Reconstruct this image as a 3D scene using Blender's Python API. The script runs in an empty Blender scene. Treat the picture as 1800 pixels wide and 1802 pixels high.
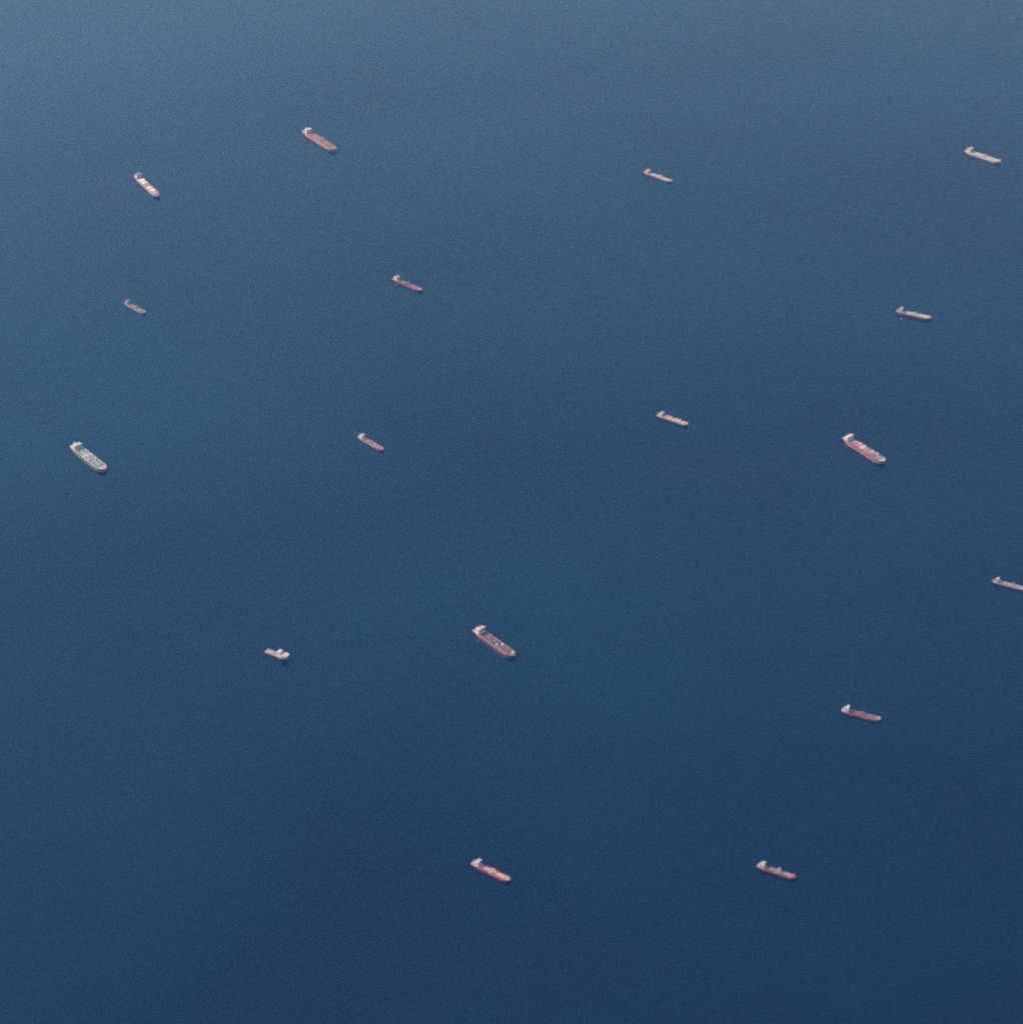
import bpy, math, random
from mathutils import Vector, Matrix

# ------------------------------------------------------------------ camera, sky, sun, exposure
sc = bpy.context.scene
col = sc.collection
ALT = 5423.0                                    # cruising aircraft, looking down at an anchorage
DEP = math.radians(34.0)
cam_d = bpy.data.cameras.new('camera')
cam = bpy.data.objects.new('camera', cam_d)
col.objects.link(cam)
cam.location = (0.0, -ALT / math.tan(DEP), ALT)
cam.rotation_euler = (math.pi / 2 - DEP, 0, 0)
cam_d.sensor_fit = 'HORIZONTAL'
cam_d.angle = math.radians(25.0)
cam_d.clip_start = 5.0
cam_d.clip_end = 900000.0
sc.camera = cam

SUN_EL = math.radians(41.0)
SUN_AZ = math.radians(-74.0)                     # measured from +y (away from the camera) towards +x
world = bpy.data.worlds.new('World')
sc.world = world
world.use_nodes = True
wn = world.node_tree
wn.nodes.clear()
sky = wn.nodes.new('ShaderNodeTexSky')
sky.sky_type = 'NISHITA'
sky.sun_disc = False
sky.sun_elevation = SUN_EL
sky.sun_rotation = SUN_AZ
sky.air_density = 1.0
sky.dust_density = 0.1
sky.ozone_density = 4.0
bg = wn.nodes.new('ShaderNodeBackground')
bg.inputs['Strength'].default_value = 0.15
wo = wn.nodes.new('ShaderNodeOutputWorld')
wn.links.new(sky.outputs[0], bg.inputs[0])
wn.links.new(bg.outputs[0], wo.inputs[0])

sun_d = bpy.data.lights.new('sun', 'SUN')
sun_d.energy = 2.6
sun_d.angle = math.radians(0.53)
sun_d.color = (1.0, 0.97, 0.93)
sun = bpy.data.objects.new('sun', sun_d)
col.objects.link(sun)
to_sun = Vector((math.sin(SUN_AZ) * math.cos(SUN_EL), math.cos(SUN_AZ) * math.cos(SUN_EL), math.sin(SUN_EL)))
sun.rotation_euler = to_sun.to_track_quat('Z', 'Y').to_euler()
sun.location = (0, 0, 3000)

vs = sc.view_settings
vs.view_transform = 'Standard'
vs.look = 'None'
vs.gamma = 1.0
vs.use_curve_mapping = False
vs.exposure = 1.46
sc.render.engine = 'CYCLES'
cy = sc.cycles
cy.max_bounces = 6
cy.filter_width = 2.35                           # lens and heat-shimmer softness of a long shot through a cabin window
cy.volume_bounces = 0
cy.use_denoising = False                         # keep the fine grain of a high-ISO exposure through haze
cy.sample_clamp_indirect = 0.3

# ------------------------------------------------------------------ materials
def new_mat(name):
    m = bpy.data.materials.new(name)
    m.use_nodes = True
    m.node_tree.nodes.clear()
    return m, m.node_tree

PAINT = {}
def paint(name, rgb, rough=0.55, wear=0.25, scale=0.06, rust=0.0):
    """weathered marine paint: slow blotches, streaks and a little rust"""
    if name in PAINT:
        return PAINT[name]
    m, t = new_mat(name)
    N = t.nodes.new
    out = N('ShaderNodeOutputMaterial')
    b = N('ShaderNodeBsdfPrincipled')
    tc = N('ShaderNodeTexCoord')
    n1 = N('ShaderNodeTexNoise'); n1.inputs['Scale'].default_value = scale; n1.inputs['Detail'].default_value = 6
    n2 = N('ShaderNodeTexNoise'); n2.inputs['Scale'].default_value = scale * 7; n2.inputs['Detail'].default_value = 3
    t.links.new(tc.outputs['Object'], n1.inputs['Vector'])
    t.links.new(tc.outputs['Object'], n2.inputs['Vector'])
    r1 = N('ShaderNodeValToRGB')
    r1.color_ramp.elements[0].position = 0.35
    r1.color_ramp.elements[1].position = 0.68
    d = [c * (1 - wear) for c in rgb]
    l = [min(0.9, c * (1 + 0.35 * wear) + 0.02 * wear) for c in rgb]
    r1.color_ramp.elements[0].color = (*d, 1)
    r1.color_ramp.elements[1].color = (*l, 1)
    t.links.new(n1.outputs['Fac'], r1.inputs['Fac'])
    mx = N('ShaderNodeMix'); mx.data_type = 'RGBA'
    r2 = N('ShaderNodeMapRange')
    r2.inputs['From Min'].default_value = 0.58; r2.inputs['From Max'].default_value = 0.75
    r2.inputs['To Min'].default_value = 0.0; r2.inputs['To Max'].default_value = rust
    t.links.new(n2.outputs['Fac'], r2.inputs['Value'])
    t.links.new(r2.outputs[0], mx.inputs['Factor'])
    t.links.new(r1.outputs['Color'], mx.inputs['A'])
    mx.inputs['B'].default_value = (0.22, 0.09, 0.05, 1)
    t.links.new(mx.outputs['Result'], b.inputs['Base Color'])
    b.inputs['Roughness'].default_value = rough
    t.links.new(b.outputs[0], out.inputs['Surface'])
    PAINT[name] = m
    return m

def sea_material():
    m, t = new_mat('sea_water')
    N = t.nodes.new; L = t.links.new
    out = N('ShaderNodeOutputMaterial')
    tc = N('ShaderNodeTexCoord')
    # wind waves and swell as relief
    mp = N('ShaderNodeMapping'); mp.inputs['Rotation'].default_value = (0, 0, math.radians(28)); mp.inputs['Scale'].default_value = (1, 0.55, 1)
    L(tc.outputs['Object'], mp.inputs['Vector'])
    w1 = N('ShaderNodeTexNoise'); w1.inputs['Scale'].default_value = 0.055; w1.inputs['Detail'].default_value = 4; w1.inputs['Roughness'].default_value = 0.6
    w2 = N('ShaderNodeTexNoise'); w2.inputs['Scale'].default_value = 0.22; w2.inputs['Detail'].default_value = 3
    L(mp.outputs[0], w1.inputs['Vector']); L(mp.outputs[0], w2.inputs['Vector'])
    add = N('ShaderNodeMath'); add.operation = 'MULTIPLY_ADD'; add.inputs[1].default_value = 0.35
    L(w2.outputs['Fac'], add.inputs[0]); L(w1.outputs['Fac'], add.inputs[2])
    bp = N('ShaderNodeBump'); bp.inputs['Strength'].default_value = 1.0; bp.inputs['Distance'].default_value = 0.6
    L(add.outputs[0], bp.inputs['Height'])
    # gust patches change how ruffled the surface is, plankton-tinted patches its body colour
    g = N('ShaderNodeTexNoise'); g.inputs['Scale'].default_value = 0.0007; g.inputs['Detail'].default_value = 5; g.inputs['Roughness'].default_value = 0.55
    L(mp.outputs[0], g.inputs['Vector'])
    rr = N('ShaderNodeMapRange'); rr.inputs['From Min'].default_value = 0.3; rr.inputs['From Max'].default_value = 0.7
    rr.inputs['To Min'].default_value = 0.20; rr.inputs['To Max'].default_value = 0.25
    L(g.outputs['Fac'], rr.inputs['Value'])
    g2 = N('ShaderNodeTexNoise'); g2.inputs['Scale'].default_value = 0.0005; g2.inputs['Detail'].default_value = 3
    L(tc.outputs['Object'], g2.inputs['Vector'])
    cr = N('ShaderNodeValToRGB')
    cr.color_ramp.elements[0].position = 0.3; cr.color_ramp.elements[0].color = (0.0, 0.0012, 0.021, 1)
    cr.color_ramp.elements[1].position = 0.7; cr.color_ramp.elements[1].color = (0.0, 0.0098, 0.034, 1)
    L(g2.outputs['Fac'], cr.inputs['Fac'])
    df = N('ShaderNodeBsdfDiffuse')
    L(cr.outputs['Color'], df.inputs['Color'])
    gl = N('ShaderNodeBsdfGlossy'); gl.distribution = 'BECKMANN'
    gl.inputs['Color'].default_value = (1, 1, 1, 1)
    L(rr.outputs[0], gl.inputs['Roughness']); L(bp.outputs[0], gl.inputs['Normal'])
    fr = N('ShaderNodeFresnel'); fr.inputs['IOR'].default_value = 1.333
    L(bp.outputs[0], fr.inputs['Normal'])
    mx = N('ShaderNodeMixShader')
    L(fr.outputs[0], mx.inputs['Fac']); L(df.outputs[0], mx.inputs[1]); L(gl.outputs[0], mx.inputs[2])
    L(mx.outputs[0], out.inputs['Surface'])
    return m

# ------------------------------------------------------------------ mesh helpers
class MB:
    """collects solids for ONE mesh object"""
    def __init__(self):
        self.v, self.f = [], []
    def box(self, x0, x1, y0, y1, z0, z1, tx=0.0, ty=0.0, fx=0.0):
        """a block; tx/ty draw the top in, fx slopes its forward face back"""
        b = len(self.v)
        self.v += [(x0, y0, z0), (x1, y0, z0), (x1, y1, z0), (x0, y1, z0),
                   (x0 + tx, y0 + ty, z1), (x1 - tx - fx, y0 + ty, z1), (x1 - tx - fx, y1 - ty, z1), (x0 + tx, y1 - ty, z1)]
        self.f += [tuple(b + i for i in q) for q in ((3, 2, 1, 0), (4, 5, 6, 7), (0, 1, 5, 4), (1, 2, 6, 5), (2, 3, 7, 6), (3, 0, 4, 7))]
        return self
    def tube(self, p, q, r0, r1=None, n=8):
        r1 = r0 if r1 is None else r1
        p, q = Vector(p), Vector(q)
        d = (q - p).normalized()
        a = d.orthogonal().normalized(); c = d.cross(a)
        b = len(self.v)
        for o, r in ((p, r0), (q, r1)):
            for i in range(n):
                k = 2 * math.pi * i / n
                self.v.append(tuple(o + (a * math.cos(k) + c * math.sin(k)) * r))
        for i in range(n):
            j = (i + 1) % n
            self.f.append((b + i, b + j, b + n + j, b + n + i))
        self.f.append(tuple(b + n - 1 - i for i in range(n)))
        self.f.append(tuple(b + n + i for i in range(n)))
        return self
    def loft(self, rings, cap_bottom=True, cap_top=True):
        n = len(rings[0]); b = len(self.v)
        for r in rings:
            self.v += [tuple(p) for p in r]
        for k in range(len(rings) - 1):
            for i in range(n):
                j = (i + 1) % n
                self.f.append((b + k * n + i, b + k * n + j, b + (k + 1) * n + j, b + (k + 1) * n + i))
        e = b + (len(rings) - 1) * n
        for i in range(n // 2 - 1):                  # caps as strips from side to side, so decks follow their sheer
            if cap_bottom:
                self.f.append((b + n - 1 - i, b + n - 2 - i, b + i + 1, b + i))
            if cap_top:
                self.f.append((e + i, e + i + 1, e + n - 2 - i, e + n - 1 - i))
        return self
    def band(self, outer, inner, z0, z1):
        """a raised rim between two outlines"""
        n = len(outer); b = len(self.v)
        for pts, dz in ((outer, z0), (outer, z1), (inner, z1), (inner, z0)):
            self.v += [(p[0], p[1], p[2] + dz) for p in pts]
        for k in range(4):
            k2 = (k + 1) % 4
            for i in range(n):
                j = (i + 1) % n
                self.f.append((b + k * n + i, b + k * n + j, b + k2 * n + j, b + k2 * n + i))
        return self
    def build(self, name, mat, parent=None, label=None):
        me = bpy.data.meshes.new(name)
        me.from_pydata(self.v, [], self.f)
        me.update()
        me.materials.append(mat)
        o = bpy.data.objects.new(name, me)
        col.objects.link(o)
        o.parent = parent
        if label:
            o['label'] = label
        return o

def empty(name, loc, rz, label, cat, group=None):
    o = bpy.data.objects.new(name, None)
    col.objects.link(o)
    o.empty_display_size = 20
    o.location = loc
    o.rotation_euler = (0, 0, rz)
    o['label'] = label
    o['category'] = cat
    if group:
        o['group'] = group
    return o

# ------------------------------------------------------------------ the sea
sm = MB()
S = 400000.0
sm.v = [(-S, -S, 0), (S, -S, 0), (S, S, 0), (-S, S, 0)]
sm.f = [(0, 1, 2, 3)]
sea = sm.build('sea', sea_material())
sea['kind'] = 'structure'

# ------------------------------------------------------------------ shared paints
P = dict(
    white=paint('white_paint', (0.53, 0.52, 0.48), 0.45, 0.12),
    cream=paint('cream_paint', (0.52, 0.47, 0.39), 0.5, 0.12),
    pale=paint('pale_grey_paint', (0.48, 0.48, 0.47), 0.5, 0.12),
    grey=paint('light_grey_paint', (0.38, 0.39, 0.37), 0.5, 0.2),
    stone=paint('stone_grey_paint', (0.34, 0.34, 0.33), 0.55, 0.25, rust=0.25),
    dull=paint('dull_grey_paint', (0.26, 0.24, 0.23), 0.6, 0.3, rust=0.3),
    palegreen=paint('pale_grey_green_paint', (0.38, 0.44, 0.39), 0.55, 0.25, rust=0.25),
    green=paint('deck_green_paint', (0.13, 0.21, 0.16), 0.6, 0.3, rust=0.35),
    red=paint('deck_red_paint', (0.34, 0.110, 0.112), 0.6, 0.25, rust=0.12),
    oxide=paint('red_oxide_deck_paint', (0.19, 0.100, 0.115), 0.65, 0.35, rust=0.4),
    brown=paint('brown_deck_paint', (0.13, 0.080, 0.090), 0.65, 0.35, rust=0.4),
    pink=paint('faded_red_paint', (0.34, 0.195, 0.195), 0.65, 0.3, rust=0.25),
    orange=paint('rust_orange_rim_paint', (0.35, 0.215, 0.18), 0.6, 0.35, rust=0.4),
    buff=paint('buff_paint', (0.50, 0.40, 0.33), 0.6, 0.2, rust=0.25),
    hatch=paint('cream_hatch_paint', (0.72, 0.64, 0.50), 0.55, 0.12, rust=0.1),
    black=paint('black_hull_paint', (0.014, 0.015, 0.020), 0.45, 0.3, rust=0.08),
    navy=paint('dark_blue_hull_paint', (0.015, 0.022, 0.06), 0.45, 0.3, rust=0.08),
    maroon=paint('maroon_hull_paint', (0.13, 0.022, 0.028), 0.5, 0.3, rust=0.15),
    dusty=paint('dusty_red_deck_paint', (0.31, 0.140, 0.155), 0.65, 0.3, rust=0.2),
    work=paint('worn_timber_deck_paint', (0.27, 0.195, 0.175), 0.7, 0.35, rust=0.4),
    boot=paint('antifouling_red_paint', (0.22, 0.045, 0.04), 0.6, 0.35, rust=0.2),
    glass=paint('dark_window_glass', (0.02, 0.025, 0.03), 0.12, 0.1),
    safety=paint('orange_lifeboat_paint', (0.55, 0.20, 0.08), 0.4, 0.1),
    dark=paint('dark_machinery_paint', (0.05, 0.05, 0.055), 0.6, 0.3, rust=0.3),
)

# ------------------------------------------------------------------ ship pieces (bow towards +x, origin at midship waterline)
def half_breadth(u, B, stern=0.80, full=0.83):
    """deck half breadth along u = 0 (transom) .. 1 (stem)"""
    h = B / 2
    if u < 0.14:
        k = u / 0.14
        return h * (stern + (1 - stern) * math.sin(k * math.pi / 2))
    if u < full:
        return h
    k = (u - full) / (1 - full)
    return h * max(0.0, (1 - k ** 2.2)) ** 0.62

def outline(L, B, z, u0=0.0, u1=1.0, n=30, inset=0.0, rake=0.0, stern=0.80, cut=0.0, full=0.83, sheer=0.0):
    """closed ring of points round the ship's plan between u0 and u1"""
    us = [u0 + (u1 - u0) * (1 - (1 - i / (n - 1)) ** 1.6) for i in range(n)]
    lf, rt = [], []
    for u in us:
        x = -L / 2 + cut + u * (L - rake - cut)
        h = max(0.02, half_breadth(u, B, stern, full) - inset)
        if inset:
            x = min(max(x, -L / 2 + inset), L / 2 - inset * 1.2)
        zz = z + sheer * max(0.0, (u - 0.75) / 0.25) ** 2
        rt.append((x, -h, zz)); lf.append((x, h, zz))
    return rt + lf[::-1]

def make_hull(root, L, B, F, hull, boot, deck, rim, bootz, full, stern, rim_w):
    MB().loft([outline(L, B * 0.97, -4, rake=L * 0.035, stern=stern * 0.55, cut=L * 0.03, full=full - 0.02),
               outline(L, B * 0.99, bootz, rake=L * 0.025, stern=stern * 0.8, cut=L * 0.015, full=full - 0.01)]).build('boot_topping', boot, root)
    MB().loft([outline(L, B * 0.992, bootz + 0.01, rake=L * 0.024, stern=stern * 0.81, cut=L * 0.015, full=full - 0.01),
               outline(L, B, F * 0.72, rake=L * 0.010, stern=stern * 0.95, full=full),
               outline(L, B, F, stern=stern, full=full, sheer=1.5)]).build('hull', hull, root)
    MB().loft([outline(L, B, F + 0.02, inset=0.25, stern=stern, full=full, sheer=1.5),
               outline(L, B, F + 0.25, inset=0.25, stern=stern, full=full, sheer=1.5)]).build('deck', deck, root)
    MB().band(outline(L, B, F, stern=stern, full=full, sheer=1.5), outline(L, B, F, inset=rim_w, stern=stern, full=full, sheer=1.5),
              0.0, 0.9).build('deck_edge', rim, root)

def make_forecastle(root, L, B, F, top, side, full, h=2.6, u0=0.915, mast='white'):
    o = outline(L, B, F + 1.0, u0=u0, n=14, full=full)
    o2 = [(x, y, F + 1.2 + h) for x, y, z in o]
    fc = MB().loft([o, o2]).build('forecastle', side, root)
    o3 = [((x - L * 0.45) * 0.93 + L * 0.45, y * 0.9, F + 1.22 + h) for x, y, z in o]
    o4 = [(x, y, z + 0.25) for x, y, z in o3]
    MB().loft([o3, o4]).build('forecastle_deck', top, fc)
    xm = L * 0.437
    zt = F + h + 1.3
    MB().tube((xm, 0, zt), (xm, 0, zt + 11), 0.75, 0.35).box(xm - 0.3, xm + 0.3, -1.8, 1.8, zt + 7.4, zt + 8.0).build('foremast', P[mast], fc)
    for s in (-1, 1):
        MB().tube((L * 0.455, s * B * 0.04, zt + 1.2), (L * 0.455, s * B * 0.17, zt + 1.2), 1.2).box(L * 0.45, L * 0.462, s * B * 0.1 - 1.2, s * B * 0.1 + 1.2, zt, zt + 1.4).build('windlass', P['dark'], fc)

def make_house(root, L, B, F, wall, roof, funnel, x0, length, tiers=5, width=0.72, casing=True, wing=True, mast_h=11.0, boat='white'):
    """accommodation block, bridge, casing and funnel; x0 = aft face"""
    x1 = x0 + length
    z = F + 0.25
    h = 2.75 * max(1.0, (L / 185.0) ** 0.5)
    m = MB()
    m.box(x0 - length * 0.25, x1 + length * 0.06, -B * 0.43, B * 0.43, z, z + h)
    for k in range(1, tiers):
        m.box(x0 + 0.35 * k, x1 - 0.1 * k, -B * width / 2 + 0.25 * k, B * width / 2 - 0.25 * k, z + h * k, z + h * (k + 1) - 0.02)
    acc = m.build('accommodation', wall, root)
    ztop = z + h * tiers
    for k in range(1, tiers):
        zz = z + h * k + 1.2
        MB().box(x1 - 0.1 * k - 0.05, x1 - 0.1 * k + 0.08, -B * width / 2 + 1.2 + 0.25 * k, B * width / 2 - 1.2 - 0.25 * k, zz, zz + 0.5).build('window_band', P['glass'], acc)
    br = MB().box(x0 + length * 0.30, x1 + 0.6, -B * width * 0.46, B * width * 0.46, ztop, ztop + 2.9, 0.0, 0.0, -0.5).build('bridge', wall, acc)
    MB().box(x1 + 0.95, x1 + 1.15, -B * width * 0.45, B * width * 0.45, ztop + 1.3, ztop + 2.2).build('bridge_window', P['glass'], br)
    MB().box(x0 + length * 0.25, x1 + 1.3, -B * width * 0.48, B * width * 0.48, ztop + 2.92, ztop + 3.25).build('bridge_roof', roof, br)
    if wing:
        for s in (-1, 1):
            y0, y1 = sorted((s * B * width * 0.46, s * B * 0.52))
            MB().box(x1 - 3.6, x1 + 0.3, y0, y1, ztop - 0.15, ztop + 1.15).build('bridge_wing', wall, br)
    xm = x0 + length * 0.5
    zr = ztop + 3.25
    MB().tube((xm, 0, zr), (xm, 0, zr + mast_h), 0.9, 0.4).box(xm - 0.4, xm + 0.4, -3.2, 3.2, zr + mast_h * 0.55, zr + mast_h * 0.55 + 0.6) \
        .box(xm + 0.3, xm + 2.2, -1.5, 1.5, zr + mast_h * 0.35, zr + mast_h * 0.35 + 0.5).build('radar_mast', P['white'], br)
    if casing:
        xa = -L / 2 + L * 0.035
        xb = x0 - 1.2
        cs = MB().box(xa + (xb - xa) * 0.25, xb, -B * 0.17, B * 0.17, z, z + h * 3.2).build('engine_casing', wall, root)
        zc = z + h * 3.2
        xf = xa + (xb - xa) * 0.50
        w = min(4.2, (xb - xa) * 0.28)
        fn = MB().box(xf - w, xf + w, -B * 0.10, B * 0.10, zc, zc + h * 2.5, 0.6, 0.5, 0.4).build('funnel', funnel, cs)
        for s in (-1, 1):
            MB().tube((xf, s * 1.2, zc + h * 2.5), (xf - 0.5, s * 1.2, zc + h * 2.5 + 1.8), 0.55).build('exhaust_pipe', P['dark'], fn)
    for s in (-1, 1):
        y = s * B * 0.40
        zb = z + h * 2 + 0.8
        x = x0 - 1.0
        b = MB().loft([[(x + a * 4.2 * q, y + c * 1.35 * q, zb + dz) for a, c in ((-1, -.5), (-.7, -1), (.7, -1), (1, -.5), (1, .5), (.7, 1), (-.7, 1), (-1, .5))]
                       for q, dz in ((0.55, 0), (1, 0.9), (1, 1.6), (0.6, 2.6))]).build('lifeboat', P[boat], acc)
        for dx in (-2.9, 2.9):
            MB().box(x + dx - 0.3, x + dx + 0.3, y - 0.4, y + 0.4, z + h, zb - 0.01).build('davit', P['white'], acc)
    # poop deck machinery
    for s in (-1, 1):
        xw = -L / 2 + L * 0.03
        MB().tube((xw, s * B * 0.12, z + 1.1), (xw, s * B * 0.26, z + 1.1), 1.0).build('mooring_winch', P['dark'], root)
    return acc

def deck_crane(root, x, y, z, h, jib, ang, mat):
    """post with slewing house and a jib laid out at an angle"""
    c = MB().tube((x, y, z), (x, y, z + h), 1.25, 1.05).box(x - 1.7, x + 1.7, y - 1.6, y + 1.6, z + h, z + h + 3.0).build('deck_crane', mat, root)
    dx, dy = math.cos(ang), math.sin(ang)
    MB().tube((x + dx * 1.6, y + dy * 1.6, z + h + 1.2), (x + dx * jib, y + dy * jib, z + h + 1.2 + jib * 0.10), 0.75, 0.45, 6).build('jib', mat, c)

def make_tanker(name, label, loc, hdg, L, B, F, seed, hull='black', boot='boot', deck='oxide', rim='pink', wall='white', roof='white',
                funnel='grey', bootz=None, fc_top='pink', fc_side='grey', full=0.83, stern=0.8, house_x=0.085, house_len=0.075,
                tiers=5, pipes='stone', pipe_n=5, crane='white', crane_h=9.0, rim_w=None, width=0.72, poop=None, blocks=(), casing=True,
                patches=(), mast_h=11.0, fc_h=2.6, boat='white', group='ships anchored in the roadstead', cat='tanker ship'):
    rnd = random.Random(seed)
    root = empty(name, (loc[0], loc[1], 0), math.radians(hdg), label, cat, group)
    make_hull(root, L, B, F, P[hull], P[boot], P[deck], P[rim], bootz if bootz is not None else F * 0.30, full, stern, rim_w or B * 0.07)
    z = F + 0.25
    if poop:
        o = outline(L, B, F + 0.3, u0=0.0, u1=house_x + house_len + 0.02, inset=0.5, n=14, stern=stern, full=full)
        o2 = [(x, y, zz + 0.5) for x, y, zz in o]
        MB().loft([o, o2]).build('poop_deck', P[poop], root)
    make_forecastle(root, L, B, F, P[fc_top], P[fc_side], full, h=fc_h)
    make_house(root, L, B, F, P[wall], P[roof], P[funnel], -L / 2 + L * house_x, L * house_len, tiers, width, casing, mast_h=mast_h, boat=boat)
    xa, xb = -L / 2 + L * (house_x + house_len + 0.035), L * 0.39
    for (u0, u1, v0, v1, mt) in patches:          # repainted stretches of the cargo deck
        MB().box(-L / 2 + L * u0, -L / 2 + L * u1, v0 * B / 2, v1 * B / 2, z + 0.01, z + 0.12).build('deck_plating', P[mt], root)
    for k in range(pipe_n):                       # cargo lines along the centre of the deck
        y = (k - (pipe_n - 1) / 2) * B * 0.045
        a = xa + rnd.uniform(0, 0.05) * L
        b = xb - rnd.uniform(0, 0.10) * L
        MB().tube((a, y, z + 1.7), (b, y, z + 1.7), 0.45, n=6).build('cargo_pipe', P[pipes], root)
    MB().box(xa, xb, -0.9 - B * 0.16, 0.9 - B * 0.16, z + 2.4, z + 2.7).build('catwalk', P[pipes], root)
    for k in range(6):                            # transverse deck girders and drip trays
        x = xa + (xb - xa) * (k + 0.5) / 6
        MB().box(x - 0.5, x + 0.5, -B * 0.42, B * 0.42, z + 0.02, z + 0.95).build('deck_girder', P[deck], root)
    xm = rnd.uniform(-0.01, 0.03) * L             # midship manifold and hose cranes
    mf = MB()
    for k in range(6):
        x = xm + (k - 2.5) * L * 0.011
        mf.tube((x, -B * 0.44, z + 2.0), (x, B * 0.44, z + 2.0), 0.5, n=6)
    mf.build('manifold', P[pipes], root)
    for s in (-1, 1):
        MB().box(xm - L * 0.04, xm + L * 0.04, s * B * 0.42 - 1.3, s * B * 0.42 + 1.3, z + 0.03, z + 1.2).build('drip_tray', P[crane], root)
    if crane_h:
        for s in (-1, 1):
            deck_crane(root, xm + L * 0.05, s * B * 0.2, z, crane_h, L * 0.07, math.radians(180 + s * 4), P[crane])
    for k in range(10):                           # tank hatches and vents
        x = xa + (xb - xa) * rnd.random(); y = rnd.choice((-1, 1)) * B * rnd.uniform(0.22, 0.36)
        MB().tube((x, y, z), (x, y, z + rnd.uniform(1.2, 2.6)), rnd.uniform(0.8, 1.5)).build('tank_hatch', P[rnd.choice((pipes, deck, 'stone'))], root)
    for (u, v, lx, ly, hz, mt) in blocks:
        x, y = -L / 2 + u * L, v * B / 2
        MB().box(x - lx / 2, x + lx / 2, y - ly / 2, y + ly / 2, z, z + hz * 0.6).box(x - lx * 0.35, x + lx * 0.4, y - ly * 0.38, y + ly * 0.38, z + hz * 0.6, z + hz).build('deck_store', P[mt], root)
    return root

def make_bulker(name, label, loc, hdg, L, B, F, seed, hatches, hull='maroon', boot='boot', deck='oxide', rim='pink', wall='white', roof='white',
                funnel='grey', bootz=None, fc_top='grey', fc_side='grey', full=0.84, stern=0.82, house_x=0.06, house_len=0.07, tiers=5,
                width=0.74, cranes=0, crane='white', poop=None, side_rolled=(), side_mat='grey', hw=0.56, group='ships anchored in the roadstead',
                cat='bulk carrier', crane_h=10.0, h0=0.185, h1=0.90, mast_h=11.0):
    rnd = random.Random(seed)
    root = empty(name, (loc[0], loc[1], 0), math.radians(hdg), label, cat, group)
    make_hull(root, L, B, F, P[hull], P[boot], P[deck], P[rim], bootz if bootz is not None else F * 0.35, full, stern, B * 0.05)
    z = F + 0.25
    if poop:
        o = outline(L, B, F + 0.3, u0=0.0, u1=house_x + house_len + 0.02, inset=0.5, n=14, stern=stern, full=full)
        MB().loft([o, [(x, y, zz + 0.5) for x, y, zz in o]]).build('poop_deck', P[poop], root)
    make_forecastle(root, L, B, F, P[fc_top], P[fc_side], full)
    make_house(root, L, B, F, P[wall], P[roof], P[funnel], -L / 2 + L * house_x, L * house_len, tiers, width, mast_h=mast_h)
    n = len(hatches)
    pitch = (h1 - h0) / n
    for k, mt in enumerate(hatches):
        u = h0 + pitch * (k + 0.5)
        x = -L / 2 + u * L
        ln = pitch * L * 0.74
        w = B * hw * (0.86 if k == n - 1 else 1.0)
        co = MB().box(x - ln / 2, x + ln / 2, -w / 2, w / 2, z + 0.02, z + 1.9).build('hatch_coaming', P[deck], root)
        for s in (-1, 1):
            y0, y1 = sorted((s * 0.12, s * (w / 2 + 0.4)))
            MB().box(x - ln / 2 - 0.3, x + ln / 2 + 0.3, y0, y1, z + 1.92, z + 3.0, 0.15, 0.0).build('hatch_cover', P[mt], co)
        if k in side_rolled:
            MB().box(x - ln / 2 - 0.2, x + ln / 2 + 0.2, w / 2 + 0.7, B * 0.47, z + 1.92, z + 3.1).build('rolled_hatch_panel', P[side_mat], root)
        if k < n - 1:
            MB().box(x + pitch * L * 0.42, x + pitch * L * 0.58, -B * 0.22, B * 0.22, z + 0.03, z + 2.6).build('mast_house', P['dull'], root)
    if cranes:
        for k in range(cranes):
            j = round((k + 1) * n / (cranes + 1))
            x = -L / 2 + (h0 + pitch * j) * L
            deck_crane(root, x, 0.0, z + 2.6, crane_h, pitch * L * 1.0, math.radians(180 if k % 2 else 0), P[crane])
    return root

# ------------------------------------------------------------------ the ships
make_tanker('tanker_ship', 'long faded red tanker with cream-white bridge roof, highest of the ships in the photo', (-1055.7, 3650.1), -53.4, 313, 44.3, 15, 1,
            hull='pink', deck='oxide', rim='pink', wall='cream', roof='white', funnel='cream', fc_top='pink', fc_side='pink', pipes='pink',
            poop='pink', bootz=3.5, width=0.78, house_x=0.075)

make_bulker('bulk_carrier', 'bulk carrier with bright cream hatch covers in two pairs, upper left', (-1933.4, 3084.1), -59.1, 291, 35.4, 12, 2,
            ['hatch', 'hatch', 'dull', 'hatch', 'hatch', 'stone'], hull='stone', deck='dull', rim='dull', wall='pale', roof='dull', funnel='dull',
            fc_top='dull', fc_side='dull', hw=0.78, cranes=2, crane='dull', h0=0.20, h1=0.91)

make_tanker('tanker_ship', 'grey tanker with a cream block amidships and green-grey bow, upper middle right', (785.7, 3202.7), -40.4, 187, 29.9, 7, 3,
            hull='maroon', deck='stone', rim='pink', wall='cream', roof='cream', funnel='pink', fc_top='palegreen', fc_side='palegreen', pipes='grey',
            poop='pink', tiers=5, blocks=((0.585, 0.55, 13, 8, 6, 'cream'), (0.53, -0.75, 5, 4, 3, 'white')), patches=((0.62, 0.75, -0.85, 0.85, 'palegreen'),))

make_tanker('tanker_ship', 'pale grey tanker with raised whitish bow, at the upper right edge', (2566.0, 3448.0), -42.4, 223, 35.0, 12, 4,
            hull='grey', deck='palegreen', rim='grey', wall='cream', roof='cream', funnel='buff', fc_top='white', fc_side='grey', pipes='grey',
            poop='buff', patches=((0.27, 0.45, -0.8, 0.8, 'palegreen'),), fc_h=4.5, tiers=6)

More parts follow.
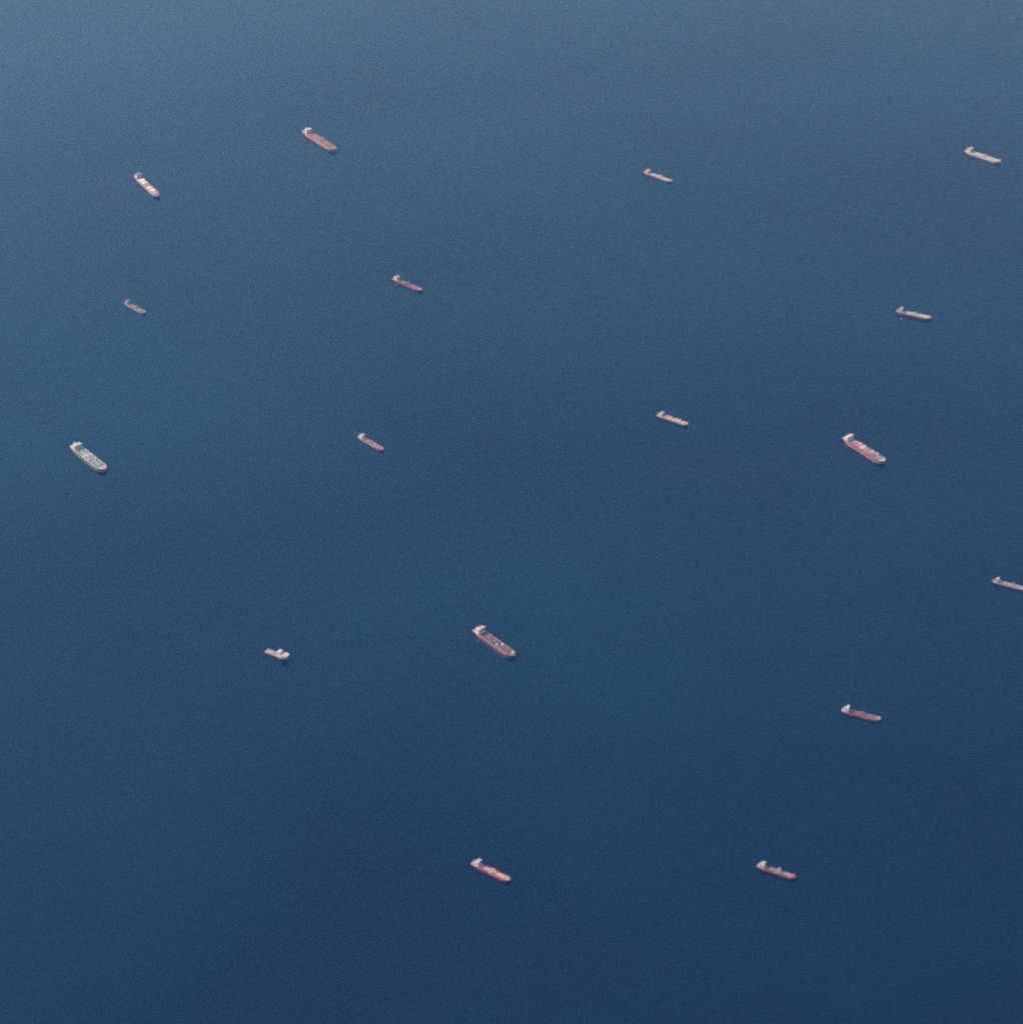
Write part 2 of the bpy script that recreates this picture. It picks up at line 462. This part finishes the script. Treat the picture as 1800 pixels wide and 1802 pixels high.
make_tanker('tanker_ship', 'faintest and smallest dull grey-brown tanker, on the left below the cream-hatched carrier', (-1817.6, 1757.6), -42.7, 152, 22.9, 7.5, 5,
            hull='dull', deck='brown', rim='dull', wall='stone', roof='dull', funnel='dull', fc_top='stone', fc_side='dull', pipes='dull', crane='dull',
            boot='dull', tiers=5)

make_tanker('tanker_ship', 'dusty red-decked tanker with a wide cream stern block, left of centre in the upper part', (-511.9, 1993.3), -41.4, 191, 27.1, 8, 6,
            hull='maroon', deck='dusty', rim='oxide', wall='cream', roof='grey', funnel='cream', fc_top='buff', fc_side='pink', pipes='oxide',
            poop='cream', house_x=0.10, house_len=0.085, crane='oxide', width=0.8, tiers=6)

make_tanker('tanker_ship', 'pale green-grey tanker with maroon hull and a white launch alongside its stern', (1935.0, 1684.0), -25.3, 174, 28.7, 11, 7,
            hull='maroon', deck='palegreen', rim='grey', wall='pale', roof='grey', funnel='pink', fc_top='grey', fc_side='grey', pipes='palegreen',
            poop='pink', blocks=((0.60, 0.55, 5, 4, 6, 'white'), (0.93, 0.0, 5, 4, 6, 'white')), bootz=4, width=0.78, tiers=6)

make_bulker('bulk_carrier', 'buff-decked geared bulk carrier with several deck cranes, right of centre', (720.4, 727.4), -33.9, 158, 26.3, 7.5, 8,
            ['buff', 'buff', 'grey', 'buff', 'grey'], hull='navy', deck='pink', rim='buff', wall='pale', roof='buff', funnel='grey', fc_top='cream',
            fc_side='grey', cranes=4, crane='buff', crane_h=8, hw=0.72, poop='grey', house_x=0.10, tiers=5)

make_tanker('tanker_ship', 'small pinkish-red tanker with pale green-grey bridge block and one cream box amidships', (-616.4, 532.7), -45.2, 161, 21.6, 8, 9,
            hull='pink', deck='oxide', rim='pink', wall='pale', roof='palegreen', funnel='grey', fc_top='buff', fc_side='pink', pipes='pink', crane='pink',
            poop='palegreen', blocks=((0.60, 0.5, 10, 6, 5, 'cream'),), width=0.84, house_len=0.11, tiers=5)

make_tanker('tanker_ship', 'large green-decked tanker with black hull and white bridge, at the left edge', (-1836.2, 407.1), -50.0, 262, 46.0, 14, 10,
            hull='black', deck='green', rim='palegreen', wall='pale', roof='cream', funnel='cream', fc_top='buff', fc_side='buff', pipes='stone',
            poop='buff', blocks=((0.585, -0.62, 9, 7, 6, 'white'), (0.62, 0.62, 9, 7, 6, 'white')), patches=((0.38, 0.56, -0.9, 0.9, 'stone'),),
            bootz=5, boot='dull', width=0.78, pipe_n=5)

make_bulker('bulk_carrier', 'large pink-hatched bulk carrier with white bridge and pale bow, on the right', (1542.9, 471.1), -54.0, 251, 42.7, 14, 11,
            ['pink', 'pink', 'buff', 'pink', 'pink', 'oxide', 'pink'], hull='maroon', deck='oxide', rim='pink', wall='pale', roof='white', funnel='pink',
            fc_top='palegreen', fc_side='grey', side_rolled=(1, 2, 4, 5), side_mat='grey', bootz=7, boot='pink', poop='grey', hw=0.55, width=0.8)

make_tanker('tanker_ship', 'grey-mauve tanker with its bow cut off by the right edge', (2004.1, -537.0), -25.2, 154, 24.1, 7, 12,
            hull='navy', deck='dull', rim='stone', wall='stone', roof='cream', funnel='dull', fc_top='stone', fc_side='stone', pipes='stone', crane='stone',
            tiers=5, house_len=0.06, width=0.6, house_x=0.10)

make_tanker('tanker_ship', 'largest brown-decked tanker with black hull and bright cream spot on its bow', (-64.1, -920.7), -48.8, 232, 40.0, 12.5, 13,
            hull='black', deck='brown', rim='orange', wall='pale', roof='buff', funnel='grey', fc_top='brown', fc_side='pink', pipes='brown', pipe_n=4, crane='stone',
            poop='buff', bootz=5.5, blocks=((0.585, -0.25, 12, 10, 5, 'grey'), (0.64, 0.55, 11, 8, 6, 'buff'), (0.93, 0.3, 10, 8, 6, 'hatch'), (0.955, -0.25, 5, 4, 6, 'white')),
            width=0.82, mast_h=14, tiers=6)

make_tanker('tanker_ship', 'mauve-brown tanker with tall white bridge, lower right below the edge ship', (1299.2, -1357.0), -23.2, 151, 25.0, 8, 15,
            hull='oxide', deck='oxide', rim='oxide', wall='white', roof='white', funnel='white', fc_top='buff', fc_side='pink', pipes='oxide', crane='pink',
            poop='palegreen', tiers=6, house_x=0.10)

make_tanker('tanker_ship', 'bright red-decked tanker with whitish bow and bridge, bottom centre', (-69.5, -2204.6), -35.1, 158, 25.9, 9, 16,
            hull='maroon', deck='red', rim='red', wall='pale', roof='grey', funnel='stone', fc_top='grey', fc_side='grey', pipes='buff', crane='buff',
            poop='grey', house_x=0.10, house_len=0.10, width=0.82, tiers=6, blocks=((0.60, 0.35, 6, 5, 5, 'white'),), pipe_n=7, boat='safety')

make_tanker('tanker_ship', 'red tanker with dark brown mid deck and white crane posts, bottom right', (904.1, -2204.3), -26.9, 141, 23.1, 8, 17,
            hull='maroon', deck='red', rim='oxide', wall='pale', roof='palegreen', funnel='pink', fc_top='oxide', fc_side='oxide', pipes='dull',
            poop='buff', patches=((0.38, 0.745, -0.95, 0.95, 'brown'),), crane_h=12, boat='safety', width=0.8, house_len=0.10, tiers=5)

# ------------------------------------------------------------------ offshore supply ship with helideck over the bow
def make_supply(loc, hdg):
    L, B, F = 101.0, 23.5, 8.0
    root = empty('supply_ship', (loc[0], loc[1], 0), math.radians(hdg), 'white offshore supply ship with red hull, helideck over its bow and open aft deck', 'supply ship')
    MB().loft([outline(L, B * 0.96, -4, rake=6, stern=0.8, cut=2, full=0.72), outline(L, B * 0.99, 1.2, rake=4, stern=0.95, cut=0.5, full=0.73)]).build('boot_topping', P['boot'], root)
    MB().loft([outline(L, B * 0.992, 1.21, rake=4, stern=0.96, cut=0.5, full=0.73), outline(L, B, F, stern=1.0, full=0.75, sheer=1)]).build('hull', P['maroon'], root)
    MB().loft([outline(L, B, F + .02, inset=.25, stern=1.0, full=0.75, sheer=1), outline(L, B, F + .25, inset=.25, stern=1.0, full=0.75, sheer=1)]).build('work_deck', P['work'], root)
    for s in (-1, 1):
        y0, y1 = sorted((s * B * 0.5, s * B * 0.445))
        MB().box(-L * 0.49, L * 0.02, y0, y1, F + 0.1, F + 2.3).build('cargo_rail', P['stone'], root)
    MB().box(-L * 0.36, -L * 0.12, -1.6, 1.2, F + 0.3, F + 2.6).build('deck_cargo', P['white'], root)
    MB().box(-L * 0.30, -L * 0.16, 4.0, 6.5, F + 0.3, F + 2.0).build('deck_cargo', P['stone'], root)
    o = outline(L, B, F + 0.9, u0=0.50, n=18, stern=1.0, full=0.75)
    fcl = MB().loft([o, [(x, y, F + 7.0) for x, y, z in o]]).build('forecastle', P['white'], root)
    o = outline(L, B * 0.98, F + 7.02, u0=0.50, n=18, stern=1.0, full=0.75)
    MB().loft([o, [(x, y, F + 7.3) for x, y, z in o]]).build('forecastle_deck', P['white'], fcl)
    z = F + 7.3
    acc = MB().box(L * 0.06, L * 0.33, -B * 0.46, B * 0.46, z, z + 3).box(L * 0.07, L * 0.32, -B * 0.43, B * 0.43, z + 3, z + 6).box(L * 0.08, L * 0.30, -B * 0.40, B * 0.40, z + 6, z + 9).box(L * 0.07, L * 0.26, -B * 0.37, B * 0.37, z + 9, z + 14).build('accommodation', P['white'], root)
    br = MB().box(L * 0.10, L * 0.25, -B * 0.46, B * 0.46, z + 14, z + 17, 0.6, 0.6).build('bridge', P['white'], acc)
    MB().box(L * 0.102, L * 0.2475, -B * 0.463, B * 0.463, z + 15.2, z + 16.0, 0.35, 0.35).build('bridge_window', P['glass'], br)
    MB().box(L * 0.11, L * 0.24, -B * 0.42, B * 0.42, z + 17.02, z + 17.4).build('bridge_roof', P['cream'], br)
    MB().tube((L * 0.16, 0, z + 17.4), (L * 0.16, 0, z + 28), 0.8, 0.35).box(L * 0.155, L * 0.165, -3, 3, z + 22, z + 22.6).build('radar_mast', P['white'], br)
    for s in (-1, 1):
        MB().box(L * 0.02, L * 0.055, s * B * 0.33 - 1.6, s * B * 0.33 + 1.6, z, z + 9, 0.4, 0.3).build('funnel', P['cream'], acc)
        MB().tube((L * 0.24, s * B * 0.44, z + 2.0), (L * 0.32, s * B * 0.44, z + 2.0), 1.3).build('lifeboat', P['white'], acc)
    R = 14.0
    xc = L * 0.405
    ring = [(xc + R * math.cos(a), R * math.sin(a)) for a in [math.pi / 8 + i * math.pi / 4 for i in range(8)]]
    hd = MB().loft([[(x, y, z + 8.0) for x, y in ring], [(x, y, z + 8.8) for x, y in ring]]).build('helideck', P['palegreen'], root)
    MB().band([(xc + (x - xc) * 1.08, y * 1.08, z + 8.0) for x, y in ring], [(xc + (x - xc) * 0.99, y * 0.99, z + 8.0) for x, y in ring], 0.3, 1.1).build('safety_net', P['white'], hd)
    n = 24
    def circ(r): return [(xc + r * math.cos(2 * math.pi * i / n), r * math.sin(2 * math.pi * i / n), z + 8.8) for i in range(n)]
    MB().band(circ(6.2), circ(5.2), 0.01, 0.06).build('landing_circle', P['hatch'], hd)
    for sx in (-0.5, 0.5):
        for s in (-1, 1):
            MB().tube((xc + sx * 8, s * 4, z), (xc + sx * 10, s * 6.5, z + 7.98), 0.45, n=6).build('helideck_strut', P['white'], hd)
    MB().tube((L * 0.0, -B * 0.38, F + 0.3), (L * 0.0, -B * 0.38, F + 12), 1.1, 0.9).box(-1.6, 1.6, -B * 0.38 - 1.5, -B * 0.38 + 1.5, F + 12, F + 14.5).build('deck_crane', P['cream'], root)
make_supply((-903.0, -993.0), -30.7)

# ------------------------------------------------------------------ launch lying beside the green-grey tanker
lb = empty('launch', (1870.5, 1657.0, 0), math.radians(-30), 'tiny white launch lying beside the stern of the pale green-grey tanker', 'boat')
MB().loft([outline(12, 3.2, -0.6, rake=1.2, stern=0.7, full=0.6), outline(12, 3.8, 1.5, stern=0.9, full=0.6)]).build('hull', P['grey'], lb)
MB().loft([outline(12, 3.8, 1.51, inset=0.2, stern=0.9, full=0.6), outline(12, 3.8, 1.6, inset=0.2, stern=0.9, full=0.6)]).build('deck', P['grey'], lb)
cb = MB().box(-3.5, 2.6, -1.5, 1.5, 1.6, 3.7, 0.2, 0.2, 0.6).build('cabin', P['white'], lb)
MB().box(-3.45, 2.55, -1.52, 1.52, 2.5, 3.1, 0.12, 0.06, 0.2).build('cabin_window', P['glass'], cb)

# ------------------------------------------------------------------ the air between the aircraft and the sea
hz = MB()
hz.box(-S - 5000, S + 5000, -S - 5000, S + 5000, -6.0, ALT + 200.0)
hm, ht = new_mat('haze_air')
ho = ht.nodes.new('ShaderNodeOutputMaterial')
hv = ht.nodes.new('ShaderNodeVolumePrincipled')
hv.inputs['Color'].default_value = (0.14, 0.64, 1.0, 1)
hv.inputs['Absorption Color'].default_value = (1, 1, 1, 1)
hv.inputs['Density'].default_value = 4.4e-5
hv.inputs['Anisotropy'].default_value = 0.8
ht.links.new(hv.outputs[0], ho.inputs['Volume'])
haze = hz.build('haze', hm)
haze['kind'] = 'stuff'
